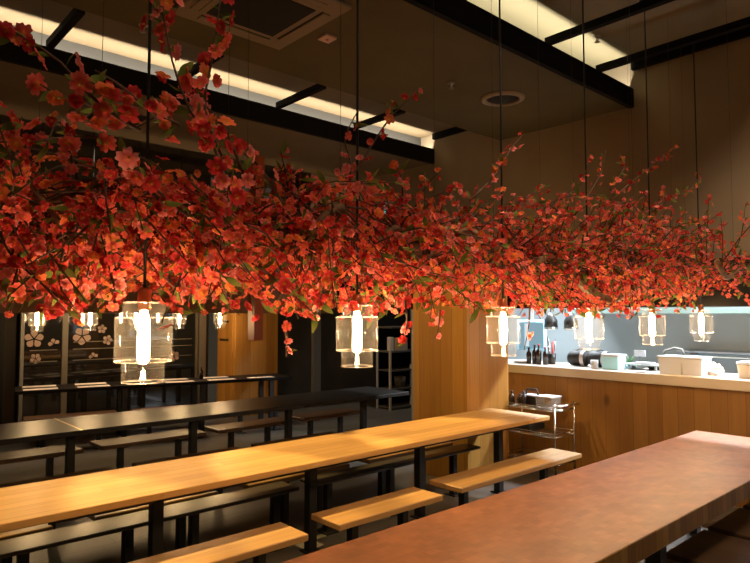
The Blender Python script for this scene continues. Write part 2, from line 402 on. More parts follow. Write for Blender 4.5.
# ------------------------------------------------------------------ pillar and cabinet
o = MB(.004).box(5.07, 5.79, 4.165, 4.95, 0, 2.3).build('pillar', M['pillar_wood']); struct(o, 'square plank clad pillar at the end of the wooden table')
for z in (1.1,):
    pass
cab = thing('cabinet', 'tall light wood cabinet behind the end of the menu table', 'cabinet', (5.4, 9.5, 0))
MB(.004).box(0, .86, .02, .66, 0, 2.3).build('cabinet_body', M['pillar_wood'], cab)
d = MB(.003).box(-.012, 0, .10, .60, .05, 2.2).build('door', M['pillar_wood'], cab)
for z in (1.30, 1.62): MB(.004).box(-.045, -.012, .24, .50, z, z + .035).build('handle', M['black'], d)
tag(MB(.004).box(4.24, 4.375, 7.0, 7.16, 1.42, 3.85).build('hanging_post', M['post_wood']), 'short reddish brown square post hanging down beside the wooden cabinet', 'post')

# ------------------------------------------------------------------ tables
def table(name, label, x0, x1, y0, y1, z, th, topm, legm, legs, leg_w=.07, ly=None, side=None, loc=None, rz=0, beam=None, foot=True, cat='table', bev=.004):
    t = thing(name, label, cat, loc or (0, 0, 0), rz)
    mb = MB(bev)
    mb.box(x0, x1, y0, y1, z - th, z)
    if side:
        mb.mats = [topm, side]
        for f in mb.bm.faces: f.material_index = 0 if f.normal.z > .9 else 1
        bmesh.ops.recalc_face_normals(mb.bm, faces=mb.bm.faces[:])
        for f in mb.bm.faces: f.normal_update(); f.material_index = 0 if f.normal.z > .9 else 1
    mb.build('tabletop', topm, t)
    for lx, lyy in legs:
        m = MB(.003).box(lx - leg_w / 2, lx + leg_w / 2, lyy - leg_w / 2, lyy + leg_w / 2, .01, z - th)
        if foot: m.box(lx - .06, lx + .06, lyy - .06, lyy + .06, 0, .012); m.box(lx - .1, lx + .1, lyy - .1, lyy + .1, z - th - .012, z - th)
        m.build('leg', legm, t)
    if beam: MB(.003).box(*beam).build('beam_rail', legm, t)
    return t
# wooden middle table
wt = table('dining_table', 'long honey coloured wooden dining table running to the square pillar', -.4, 5.46, 3.44, 4.16, .75, .04, M['table_wood'], M['black'],
      [(.4, 3.8), (1.62, 3.8), (2.80, 3.8), (3.97, 3.8), (5.1, 3.8)], beam=(1.0, 5.3, 3.765, 3.775, .60, .70))
# thick block table in the right foreground
bt = table('block_table', 'thick reddish end grain block table in front of the counter', .9, 5.72, 1.30, 2.16, .75, .10, M['block_top'], M['black'],
      [(1.4, 1.42), (1.4, 2.04), (3.2, 1.42), (3.2, 2.04), (5.3, 1.42), (5.3, 2.04)], leg_w=.08, side=M['block_side'], foot=False)
# black table
kt = table('black_table', 'long black topped table behind the honey wooden table', .2, 5.82, 5.75, 6.57, .75, .045, M['black_top'], M['black'],
      [(.6, 6.15), (1.80, 6.15), (3.0, 6.15), (4.2, 6.15), (5.37, 6.15)])
o = MB().box(1.765, 1.785, 5.75, 6.57, .7495, .7515).build('joint_strip', M['brass'], kt); o['label'] = 'pale brass joint strip'
# menu table at the back, set at a slight angle
RZ = R(-11.5)
mt = table('black_table', 'narrow black table at the back laid with paper menus', 0, 3.86, 0, .66, .76, .045, M['menu_top'], M['black'],
      [(.3, .1), (.3, .56), (1.35, .1), (1.35, .56), (2.45, .1), (2.45, .56), (3.55, .1), (3.55, .56)], loc=(1.98, 9.12, 0), rz=RZ, foot=False)

# ------------------------------------------------------------------ benches
def bench(label, x0, x1, y0, y1, seatm, group, legs=None, z=.45, loc=(0, 0, 0), rz=0, th=.04, name='bench', cat='bench', lw=.055):
    cx, cy = (x0 + x1) / 2, (y0 + y1) / 2
    b = thing(name, label, cat, (loc[0] + cx, loc[1] + cy, 0) if rz == 0 else loc, rz, group)
    ox, oy = (cx, cy) if rz == 0 else (0, 0)
    MB(.005).box(x0 - ox, x1 - ox, y0 - oy, y1 - oy, z - th, z).build('seat', seatm, b)
    for lx in (legs or (x0 + .22, x1 - .22)):
        m = MB(.002).box(lx - lw / 2 - ox, lx + lw / 2 - ox, (y0 + y1) / 2 - oy - .03, (y0 + y1) / 2 - oy + .03, .008, z - th)
        m.box(lx - .06 - ox, lx + .06 - ox, y0 + .03 - oy, y1 - .03 - oy, 0, .01).box(lx - .04 - ox, lx + .04 - ox, y0 + .03 - oy, y1 - .03 - oy, z - th - .01, z - th)
        m.build('leg', M['black'], b)
    return b
g1 = 'wooden benches on the near side of the wooden table'
bench('wooden bench in front of the wooden table, cut by the bottom of the picture', 1.18, 2.235, 3.05, 3.35, M['bench_wood'], g1, (1.4, 1.99))
bench('middle wooden bench in front of the wooden table, shortest of its row', 2.47, 3.43, 3.05, 3.35, M['bench_wood'], g1, (2.70, 3.17))
bench('long wooden bench beside the pillar, its end lit white from the kitchen', 3.66, 5.41, 3.07, 3.40, M['bench_wood'], g1, (3.88, 5.02))
g2 = 'wooden benches on the far side of the wooden table'
bench('leftmost light bench glimpsed beyond the wooden table', .2, 1.15, 4.22, 4.52, M['bench_wood'], g2)
bench('second light bench beyond the wooden table, seen beneath its left half', 1.40, 2.27, 4.22, 4.52, M['bench_wood'], g2, (1.66, 2.05))
bench('third light bench beyond the wooden table, seen through the table legs', 2.52, 3.53, 4.22, 4.52, M['bench_wood'], g2, (2.95, 3.3))
bench('light bench beyond the wooden table nearest to the pillar', 3.76, 4.9, 4.22, 4.52, M['bench_wood'], g2, (4.05, 4.6))
bench('long dark glossy plank bench running under the wooden table', .2, 2.80, 3.94, 4.19, M['dark_plank'], None, (.95, 1.55, 2.0, 2.66), z=.44, name='plank_bench', th=.025)
bench('dark plank bench under the pillar end of the wooden table', 2.95, 5.0, 3.94, 4.15, M['dark_plank'], None, (3.15, 3.85, 4.7), z=.44, name='plank_bench', th=.025)
g3 = 'dark benches on the near side of the black table'
bench('dark bench before the black table at the left picture edge', .3, 1.93, 5.24, 5.54, M['dark_bench_wood'], g3, (.7, 1.45))
bench('dark bench before the black table, second from the left picture edge', 2.13, 3.16, 5.24, 5.54, M['dark_bench_wood'], g3, (2.4, 2.9))
bench('dark bench before the black table, third from the left picture edge', 3.33, 4.36, 5.24, 5.54, M['dark_bench_wood'], g3, (3.6, 4.1))
g4 = 'brown benches on the far side of the black table'
bench('brown bench behind the black table at the left picture edge', .4, 2.0, 6.42, 6.78, M['dark_bench_wood'], g4, (.9, 1.75))
bench('brown bench behind the black table, below the big leftmost lamp', 2.17, 3.30, 6.42, 6.78, M['dark_bench_wood'], g4, (2.42, 3.05))
bench('brown bench behind the black table, below the wooden cabinet', 3.45, 4.45, 6.42, 6.78, M['dark_bench_wood'], g4, (3.7, 4.2))
bench('brown bench behind the black table near its right end', 4.62, 5.6, 6.42, 6.78, M['dark_bench_wood'], g4, (4.85, 5.35))
g5 = 'dark benches at the menu table'
for i, (a, b) in enumerate(((.1, 1.2), (1.4, 2.5), (2.7, 3.7))):
    bench(['dark bench in front of the menu table at its left end', 'dark bench in front of the middle of the menu table', 'dark bench in front of the menu table beside the cabinet'][i],
          a, b, -.42, -.12, M['dark_bench_wood'], g5, loc=(1.98, 9.12, 0), rz=RZ)
# wide brown stools along the right side of the block table
g6 = 'wide brown stools beside the block table'
for i, x in enumerate((5.0, 4.38, 3.76, 3.14, 2.5)):
    s = thing('stool', ['wide brown stool under the block table, last towards the counter', 'wide brown stool at the block table, second from the counter', 'wide brown stool at the block table, third from the counter',
                        'wide brown stool at the block table, fourth from the counter', 'wide brown stool at the block table, farthest from the counter'][i], 'stool', (x, 1.12, 0), 0, g6)
    MB(.012, 2).box(-.28, .28, -.42, .38, .41, .46).build('seat', M['stool_wood'], s)
    for sx in (-.22, .22):
        for sy in (-.34, .30): MB(.003).box(sx - .02, sx + .02, sy - .02, sy + .02, 0, .41).build('leg', M['black'], s)

# ------------------------------------------------------------------ menus and bottle on the back table
ct, st = math.cos(RZ), math.sin(RZ)
def on_mt(u, v): return (1.98 + u * ct - v * st, 9.12 + u * st + v * ct, .76)
names = ['leftmost', 'second', 'third', 'fourth', 'fifth', 'rightmost']
for i, u in enumerate((.30, .95, 1.58, 2.12, 2.75, 3.38)):
    for j, v in enumerate((.12, .50)):
        if i == 5 and j == 1: continue
        o = MB().box(-.205, .205, -.085, .085, 0, .004).build('paper_menu', M['paper'])
        o.location = on_mt(u, v); o.rotation_euler = (0, 0, RZ + rng.uniform(-.03, .03))
        tag(o, '%s paper menu of the %s row on the back black table' % (names[i] if not (j == 1 and i == 4) else 'rightmost', ['near', 'far'][j]) if i < 5 else 'single paper menu at the right end of the back black table', 'menu', 'paper menus on the back table')
def bottle(name, label, cat, loc, r, h, m, capm, group=None):
    t = thing(name, label, cat, loc, 0, group)
    MB().lathe([(r, 0), (r, h * .6), (r * .85, h * .68), (r * .4, h * .78), (r * .36, h * .92)], n=14).build('bottle_body', m, t)
    MB().lathe([(r * .45, h * .92), (r * .45, h)], n=12).build('cap', capm, t)
    return t
bottle('sauce_bottle', 'small dark sauce bottle on the back table beside the menus', 'bottle', on_mt(2.5, .35), .03, .19, M['bottle'], M['black'])

# ------------------------------------------------------------------ kitchen counter
kc = thing('kitchen_counter', 'long kitchen counter with knotty plank front and white top', 'counter', (XW, 0, 0))
MB().box(.02, .60, KY0 + .02, 5.6, 0, 1.06).build('counter_front', M['counter_wood'], kc)
MB(.006).box(-.05, .62, KY0 + .02, 5.6, 1.06, 1.16).build('countertop', M['white'], kc)
CT = 1.16
def oncounter(px, y_off=0, x=6.55): p = on_x(px, 365, x); return p.y
# work bench behind, hood, shelf, tap
hb = thing('work_table', 'steel work table along the kitchen back wall', 'table', (7.9, 2.2, 0))
MB(.004).box(0, .68, -3.2, 3.9, .86, .90).build('tabletop', M['steel'], hb)
for yy in (-3.1, -1, 1.2, 3.8):
    for xx in (.05, .62): MB().box(xx - .02, xx + .02, yy - .02, yy + .02, 0, .86).build('leg', M['steel'], hb)
hd = thing('extractor_hood', 'pale steel extractor hood along the kitchen back wall', 'hood', (7.75, 2.0, 1.765))
MB(.004).box(0, .84, -3.4, 2.6, .10, .60).build('hood_body', M['steel'], hd)
MB(.004).box(-.03, 0.02, -3.4, 2.6, 0.0, .07).build('edge_rail', M['hood_edge'], hd)
MB().box(.2, .3, -3.2, 2.4, .075, .098).build('light_tube', emit('hood_tube', (.85, 1, .95), .5), hd)
ws = thing('wall_shelf', 'pale steel shelf on the kitchen wall at the right', 'shelf', (8.3, 1.9, 1.22))
MB(.002).box(0, .29, -3.2, 1.45, .055, .075).build('shelf_board', M['white_plastic'], ws)
MB(.002).box(0, .02, -3.2, 1.45, 0, .02).build('front_rail', M['chrome'], ws)
for yy in (-3, -1, 1.3): MB().box(.0, .29, yy - .01, yy + .01, 0.0, .055).build('bracket', M['steel'], ws)
tp = thing('tap', 'dark swan neck tap behind the white plastic tubs', 'tap', (7.3, on_x(684, 355, 7.3).y, .9))
MB().lathe([(.03, 0), (.03, .04), (.016, .05), (.016, .40)], n=12).build('pillar_pipe', M['frame_dark'], tp)
MB().tube([(0, 0, .40), (0, .02, .46), (0, .1, .475), (0, .2, .44), (0, .23, .40)], .014, 8).build('spout', M['frame_dark'], tp)
MB().tube([(0, 0, .36), (0, -.12, .40)], .008, 6).build('lever', M['frame_dark'], tp)
sk = thing('sink_bench', 'steel island bench in the middle of the kitchen', 'bench', (7.1, 2.0, 0))
MB(.004).box(0, .5, -2.5, 3.4, .86, .90).build('benchtop', M['steel'], sk)
for yy in (-2.4, .5, 3.3):
    for xx in (.04, .46): MB().box(xx - .02, xx + .02, yy - .02, yy + .02, 0, .86).build('leg', M['steel'], sk)
# screen near the pillar
mn = thing('monitor', 'lit screen hanging at the left of the kitchen', 'screen', (7.5, on_x(533, 345, 7.5).y, 1.26), R(0))
MB(.006).box(0, .04, -.20, .26, 0, .42).build('casing', M['ltblue'], mn)
o = MB().box(-.006, 0, -.17, .23, .03, .39).build('screen_face', M['screen'], mn)
MB().box(-.01, -.006, .06, .13, .05, .37).build('screen_bar', M['screen_bar'], o)
MB().box(.01, .03, 0, .03, .42, 1.34).build('mount', M['steel'], mn)
# heat lamps
for px, lab in ((551, 'dark heat lamp hanging over the counter, nearer the pillar'), (571, 'dark heat lamp hanging over the counter, farther from the pillar')):
    q = on_x(px, 330, 7.2); t = thing('heat_lamp', lab, 'lamp', (q.x, q.y, 1.56), 0, 'heat lamps over the kitchen')
    MB().lathe([(.09, 0), (.085, .12), (.05, .18), (.03, .22)], n=16).build('lamp_shade', M['black'], t)
    MB().lathe([(.093, 0), (.093, .025)], n=16).build('rim', M['chrome'], t)
    MB().tube([(0, 0, .22), (0, 0, 1.04)], .006, 6).build('cord', M['black'], t)

# things on the counter
def ctr(px, x=6.5): return on_x(px, 366, x).y
t = thing('plate', 'white shallow dish on the counter beside the pillar', 'dish', (6.5, ctr(522), CT))
MB().lathe([(.05, 0), (.09, .012), (.13, .035), (.125, .037), (.085, .018), (.0005, .012)], n=24).build('dish', M['white_plastic'], t)
y = ctr(538)
gb = 'condiment bottles on the counter'
for k, (dx, dy, h, capm, lab) in enumerate(((.0, .10, .20, M['black'], 'dark sauce bottle on the counter, nearest the white dish'), (.02, .03, .23, M['black'], 'dark sauce bottle on the counter, second from the white dish'),
                                         (.0, -.04, .24, M['red'], 'dark sauce bottle with a red cap on the counter, taller one'), (.03, -.11, .21, M['red'], 'dark sauce bottle with a red cap on the counter, last of its group'))):
    bottle('sauce_bottle', lab, 'bottle', (6.46 + dx, y + dy, CT), .032, h, M['bottle'], capm, gb)
t = thing('utensil_pot', 'dark pot of red handled utensils on the counter', 'utensil pot', (6.62, ctr(546), CT))
MB().lathe([(.05, 0), (.055, .13), (.048, .13), (.044, .01), (.0005, .01)], n=18).build('pot', M['black'], t)
for k in range(5):
    a = k * 1.3; MB().tube([(.02 * math.cos(a), .02 * math.sin(a), .02), (.05 * math.cos(a), .05 * math.sin(a), .27 + .03 * (k % 3))], .007, 6).build('utensil', [M['red'], M['chrome'], M['black']][k % 3], t)
# two dark cloth rolls with a pale strap, small cup, blue box
def roll(px, label):
    t = thing('cloth_roll', label, 'roll', (6.62, ctr(px, 6.62), CT), 0, 'black rolls on the counter')
    prof = [(.001, -.12), (.06, -.12), (.085, -.09), (.09, 0), (.085, .09), (.06, .12), (.001, .12)]
    m = MB().lathe(prof, n=22); m.xform(Matrix.Translation((0, 0, .09)) @ Matrix.Rotation(R(90), 4, 'X')); m.build('roll', M['black_fabric'], t)
    m = MB().lathe([(.092, -.022), (.094, 0), (.092, .022)], n=22, caps=False); m.xform(Matrix.Translation((0, -.075, .09)) @ Matrix.Rotation(R(90), 4, 'X')); m.build('strap', M['grey_strap'], t)
    m = MB().tube([(0, -.1, .15), (-.02, -.03, .2), (0, .05, .17)], .006, 5); m.build('tie', M['black_fabric'], t)
roll(579, 'black rolled bundle on the counter, left of the small white cup')
roll(600, 'black rolled bundle on the counter, behind the small white cup')
t = thing('cup', 'small white cup on the counter in front of the black rolls', 'cup', (6.40, ctr(594.5, 6.4), CT))
MB().lathe([(.035, 0), (.04, .01), (.042, .095), (.037, .095), (.034, .012), (.0005, .012)], n=20).build('cup', M['white_plastic'], t)
t = thing('box', 'light blue plastic box on the counter', 'box', (6.5, ctr(614), CT))
MB(.006).box(-.09, .09, -.095, .095, 0, .14).build('box_body', M['ltblue'], t); MB(.004).box(-.095, .095, -.1, .1, .14, .165).build('lid', M['white_plastic'], t)
t = thing('herb_bunch', 'small bunch of green leaves beside the light blue box', 'herbs', (6.75, ctr(629, 6.75), .9 + .26))
MB(.003).box(-.06, .06, -.06, .06, 0, .03).build('tray', M['steel'], t)
for k in range(6):
    a = k * 1.05; MB().tube([(0, 0, .03), (.03 * math.cos(a), .05 * math.sin(a) + .02, .09), (.05 * math.cos(a), .11 * math.sin(a) + .04, .14)], [.004, .012, .002], 5).build('stalk', M['leafy'], t)
t = thing('sign_holder', 'small white card on a stand behind the counter', 'sign', (6.8, ctr(640, 6.8), CT))
MB(.002).box(-.04, .04, -.05, .05, 0, .01).build('base', M['chrome'], t); MB().tube([(0, 0, .01), (0, 0, .14)], .004, 6).build('stem', M['chrome'], t)
MB(.001).box(-.003, .003, -.065, .065, .13, .2).build('card', M['white_plastic'], t)
t = thing('tray', 'shallow steel tray on the counter left of the plastic tubs', 'tray', (6.68, ctr(644, 6.68), CT))
MB(.004).box(-.12, .12, -.2, .2, .05, .065).build('tray_base', M['steel'], t)
for sx in (-.1, .1):
    for sy in (-.17, .17): MB().box(sx - .01, sx + .01, sy - .01, sy + .01, 0, .05).build('foot', M['steel'], t)
MB(.004).box(-.1, .02, -.12, .06, .065, .085).build('liner', M['white_plastic'], t)
t = thing('pan', 'dark shallow pan left of the white plastic tubs', 'pan', (6.78, ctr(658, 6.78), CT))
MB().lathe([(.09, 0), (.12, .05), (.115, .05), (.085, .008), (.0005, .008)], n=20).build('pan_bowl', M['black'], t)
MB().tube([(0, .11, .045), (0, .26, .07)], .01, 6).build('handle', M['black'], t)
t = thing('saucer', 'small white saucer at the counter front edge', 'saucer', (6.36, ctr(641, 6.36), CT))
MB().lathe([(.03, 0), (.065, .012), (.06, .014), (.0005, .006)], n=20).build('dish', M['white_plastic'], t)
def tub(px, label, w):
    t = thing('plastic_tub', label, 'tub', (6.48, ctr(px, 6.48), CT), 0, 'white plastic tubs on the counter')
    mb = MB(); mb.prism([(-.13, -w), (.13, -w), (.13, w), (-.13, w)], 0, .165)
    for v in mb.bm.verts:
        if v.co.z < .05: v.co.x *= .88; v.co.y *= .92
    mb.build('tub_body', M['white_plastic'], t)
    MB(.004).box(-.14, .14, -w - .008, w + .008, .165, .18).build('rim', M['white_plastic'], t)
    return t
tub(675, 'left one of the two white plastic tubs on the counter', .115); tub(696.5, 'right one of the two white plastic tubs on the counter', .095)
t = thing('paper_bundle', 'crumpled pale wrapping beside the white plastic tubs', 'wrapping', (6.6, ctr(714, 6.6), CT))
mb = MB(); bmesh.ops.create_icosphere(mb.bm, subdivisions=3, radius=.075)
for v in mb.bm.verts:
    k = 1 + .35 * math.sin(v.co.x * 90 + v.co.y * 60) * math.cos(v.co.z * 80 + v.co.y * 40); v.co = v.co * k; v.co.z = max(0, v.co.z * .8 + .05)
mb.build('wrapping', M['paper'], t)
t = thing('bucket', 'cream lidded bucket at the right end of the counter', 'bucket', (6.5, ctr(747.5), CT))
MB().lathe([(.075, 0), (.085, .12), (.085, .13)], n=24).build('bucket_body', M['cream_tub'], t)
MB().lathe([(.092, .13), (.092, .15), (.05, .16), (.001, .165)], n=24).build('lid', M['white_plastic'], t)

# ------------------------------------------------------------------ chrome trolley
tr = thing('trolley', 'chrome wire trolley standing between the pillar and the counter', 'trolley', (5.95, 3.90, 0))
hx, hy = .19, .33
for sx in (-1, 1):
    for sy in (-1, 1):
        pl = MB().tube([(sx * hx, sy * hy, .09), (sx * hx, sy * hy, .82)], .011, 10).build('post', M['chrome'], tr)
        MB().lathe([(.035, -.02), (.04, 0), (.035, .02)], n=14).xform(Matrix.Translation((sx * hx, sy * hy, .04)) @ Matrix.Rotation(R(90), 4, 'Y')).build('caster', M['black'], pl)
for z in (.18, .47, .74):
    m = MB()
    for sx in (-1, 1): m.tube([(sx * hx, -hy, z), (sx * hx, hy, z)], .007, 6); m.tube([(sx * hx, -hy, z + .04), (sx * hx, hy, z + .04)], .004, 6)
    for sy in (-1, 1): m.tube([(-hx, sy * hy, z), (hx, sy * hy, z)], .007, 6); m.tube([(-hx, sy * hy, z + .04), (hx, sy * hy, z + .04)], .004, 6)
    for k in range(25):
        yy = -hy + 2 * hy * k / 24; m.tube([(-hx, yy, z + .007), (hx, yy, z + .007)], .0025, 4)
    m.build('wire_shelf', M['chrome'], tr)
m = MB().tube([(-hx, -hy, .80), (-hx, -hy - .06, .80), (hx, -hy - .06, .80), (hx, -hy, .80)], .01, 8); m.build('push_handle', M['chrome'], tr)
TZ = .755
for k, (x, y, h, lab) in enumerate(((5.84, 4.16, .15, 'dark bottle on the trolley against the pillar'), (5.88, 4.08, .12, 'short dark bottle on the trolley, second from the pillar'), (5.84, 4.0, .16, 'dark bottle on the trolley, in front of the clear tub'))):
    bottle('sauce_bottle', lab, 'bottle', (x, y, TZ), .033, h, M['bottle'], M['black'], 'bottles on the trolley')
t = thing('caddy', 'black caddy on the top shelf of the trolley', 'caddy', (5.97, 3.98, TZ))
m = MB(.004); m.box(-.09, .09, -.10, .10, 0, .10); m.build('caddy_body', M['black'], t)
MB(.002).box(-.08, .08, -.09, .09, .10, .112).build('lid', M['grey_strap'], t)
MB().tube([(0, -.08, .11), (0, -.06, .17), (0, .06, .17), (0, .08, .11)], .012, 6).build('handle', M['black'], t)
t = thing('clear_tub', 'clear plastic tub with a pale lid on the trolley', 'tub', (5.95, 3.76, TZ))
MB(.006).box(-.10, .10, -.095, .095, 0, .105).build('tub_body', M['clear'], t); MB(.003).box(-.105, .105, -.10, .10, .105, .12).build('lid', M['grey_strap'], t)
t = thing('folded_cloth', 'folded dark cloth on the middle shelf of the trolley', 'cloth', (5.95, 4.02, .485))
MB(.01, 2).box(-.14, .14, -.12, .12, 0, .07).build('cloth', M['black_fabric'], t)

# ------------------------------------------------------------------ shelf unit beyond the pillar
su = thing('shelf_unit', 'open dark shelf unit with pale uprights behind the pillar', 'shelf unit', (7.9, 8.3, 0))
for yy in (0, .36): MB(.003).box(0, .04, yy, yy + .04, 0, 1.08).build('upright', M['white'], su)
MB(.003).box(.56, .68, 0, .05, 0, .82).build('upright', M['cream_tub'], su)
for yy in (0, .36): MB(.003).box(.91, .95, yy, yy + .04, 0, 2.0).build('upright', M['frame'], su)
MB().box(0, .95, .38, .40, 0, 2.0).build('back_panel', M['matte_black'], su)
for z in (.02, .36, .70, 1.05, 1.50): MB(.002).box(.05, .95, .0, .38, z, z + .035).build('shelf', M['frame'] if z != 1.05 else M['frame_dark'], su)
tag(MB(.01).box(7.93, 8.03, 8.33, 8.42, 1.085, 1.34).build('carton', M['paper']), 'pale upright carton on the shelf unit', 'carton')
tag(MB(.004).box(8.2, 8.42, 8.36, 8.5, 1.085, 1.32).build('storage_box', M['cream_tub']), 'cream box on the shelf unit beside the pale carton', 'box')
t = thing('bucket', 'pale bucket on the bottom shelf behind the pillar', 'bucket', (8.28, 8.43, .395)); MB().lathe([(.09, 0), (.115, .2), (.108, .2), (.085, .01), (.0005, .01)], n=18).build('bucket_body', M['frame'], t)

# ------------------------------------------------------------------ ceiling fittings
def cassette(name, label, cx, cy, z, w):
    t = thing(name, label, 'air conditioner', (cx, cy, z))
    MB(.006).box(-w / 2, w / 2, -w / 2, w / 2, -.03, -.001).build('housing', M['vent'], t)
    g = w * .30
    MB().box(-g, g, -g, g, -.036, -.030).build('grille', M['grille'], t)
    fw = w * .40
    for k in range(4):
        a = k * math.pi / 2
        m = MB(.003).box(-g * 1.05, g * 1.05, fw - .03, fw + .03, -.040, -.029); m.xform(Matrix.Rotation(a, 4, 'Z')); f = m.build('flap', M['vent'], t)
        m = MB().box(-g * 1.05, g * 1.05, fw - .042, fw - .030, -.0315, -.0295); m.xform(Matrix.Rotation(a, 4, 'Z')); m.build('slot', M['grille'], f)
    return t
cassette('air_conditioner', 'ceiling air conditioner cassette at the top edge of the picture', 2.28, 3.72, 3.93, .92)
cassette('air_conditioner', 'ceiling air conditioner cassette on the brown panel behind the red branches', 2.3, 6.55, 3.85, .80)
t = thing('ceiling_vent', 'round dark vent in the dropped ceiling panel', 'vent', (5.07, 3.68, 3.93))
MB().lathe([(.22, -.0005), (.22, -.012), (.17, -.03), (.16, -.012), (.16, -.003)], n=32, caps=False).build('ring', M['vent'], t)
MB().lathe([(.16, -.004), (.12, -.02), (.03, -.022), (.0005, -.022)], n=28).build('diffuser', M['grille'], t)
t = thing('emergency_light', 'small pinkish white square plate on the dropped ceiling', 'ceiling plate', (2.92, 3.78, 3.93))
MB(.003).box(-.055, .055, -.055, .055, -.02, -.0005).build('plate', M['sensor'], t); MB().lathe([(.012, -.028), (.014, -.02)], n=12).build('sensor_eye', M['copper'], t)
def sprinkler(x, y, z, lab):
    t = thing('sprinkler', lab, 'sprinkler', (x, y, z), 0, 'ceiling sprinklers')
    MB().lathe([(.035, -.006), (.035, -.0005)], n=16).build('escutcheon', M['pipe'], t)
    MB().lathe([(.009, -.05), (.012, -.03), (.012, -.006)], n=10).build('nozzle', M['pipe'], t)
    MB().lathe([(.024, -.056), (.024, -.050)], n=14).build('deflector', M['pipe'], t)
sprinkler(4.375, 3.76, 3.93, 'small sprinkler on the dropped ceiling beside the round vent')
sprinkler(5.45, 2.86, 4.40, 'sprinkler on the upper ceiling near the end wall')
sprinkler(1.77, 4.55, 3.93, 'sprinkler at the left edge of the dropped ceiling')
tag(MB().tube([(6.27, on_x(385, 203, 6.27).y, on_x(385, 203, 6.27).z), (6.27, on_x(385, 236, 6.27).y, on_x(385, 236, 6.27).z)], .014, 8).build('light_tube', M['teal']), 'thin glowing teal tube on the end wall behind the blossoms', 'light tube')

# ------------------------------------------------------------------ hanging glass lamps
def lathe_obj(prof, name, m, parent, n=32, caps=False): return MB().lathe(prof, n=n, caps=caps).build(name, m, parent)
def make_lamp(label, x, y, z0, ceil, variant, group):
    t = thing('pendant_lamp', label, 'lamp', (x, y, z0), 0, group)
    # z0 = bottom of the glass
    if variant == 0:
        lathe_obj([(.070, .002), (.0745, .006), (.0745, .074)], 'lower_glass', M['glass'], t)
    else:
        prof = []
        for k in range(13):
            u = k / 12; prof.append((.062 + .018 * u + (.004 * math.sin(k * math.pi)), .074 * u))
        m = MB().lathe(prof, n=36, caps=False)
        for v in m.bm.verts:
            if v.co.z < .073:
                a = math.atan2(v.co.y, v.co.x); s = 1 + .045 * math.sin(a * 12) * math.sin(v.co.z * 130); v.co.x *= s; v.co.y *= s
        m.build('lower_glass', M['glass'], t)
    lathe_obj([(.060, .074), (.095, .075), (.1, .081), (.1, .232), (.095, .238), (.060, .239)], 'middle_glass', M['glass'], t)
    lathe_obj([(.0735, .239), (.0735, .285), (.066, .294), (.024, .296)], 'upper_glass', M['glass'], t)
    for rr, zz in ((.0985, .078), (.0985, .235), (.072, .290), (.073 if variant == 0 else .062, .003)):
        pts = [(rr * math.cos(2 * math.pi * k / 32), rr * math.sin(2 * math.pi * k / 32), zz) for k in range(33)]
        MB().tube(pts, .0022, 5).build('glass_rim', M['glass_rim'], t)
    MB().lathe([(.022, .262), (.024, .275), (.024, .335), (.012, .345)], n=18).build('lampholder', M['copper'], t)
    # tubular bulb
    MB().lathe([(.0005, .066), (.012, .069), (.019, .080), (.021, .095), (.021, .225), (.014, .248), (.010, .262)], n=18, caps=False).build('bulb', M['bulb'], t)
    MB().tube([(0, 0, .345), (0, 0, ceil - z0)], .006, 8).build('hanging_rod', M['black'], t)
    MB().lathe([(.045, ceil - z0 - .02), (.045, ceil - z0 - .001)], n=18).build('ceiling_rose', M['black'], t)
    return t
LAMPS = [.90, 1.925, 3.08, 4.09, 5.11, 6.15]
LY = 2.25
LABELS = ['largest and leftmost glass lamp hanging under the red blossoms', 'glass lamp over the honey table, second from the left among the large lamps', 'glass lamp hanging in front of the plank pillar',
          'glass lamp hanging before the black rolls on the counter', 'glass lamp hanging above the white plastic tubs, fifth of the row', 'smallest and rightmost glass lamp of the front row']
for i, x in enumerate(LAMPS):
    make_lamp(LABELS[i], x, LY, 1.505, 4.40, 1 if i in (3, 5) else 0, 'glass lamps under the red blossom canopy')
BL = ['small hanging lamp in the back, farthest left', 'small hanging lamp in the back, second from the left', 'small hanging lamp in the back, hidden behind the largest front lamp', 'small hanging lamp in the back, just right of the largest front lamp', 'small hanging lamp in the back, beside the wooden cabinet']
for i, px in enumerate((37, 90, 136, 179, 220)):
    q = on_y(px, 328, 9.0); make_lamp(BL[i], q.x, 9.0, 1.54, 4.35, 0, 'small glass lamps over the menu table')

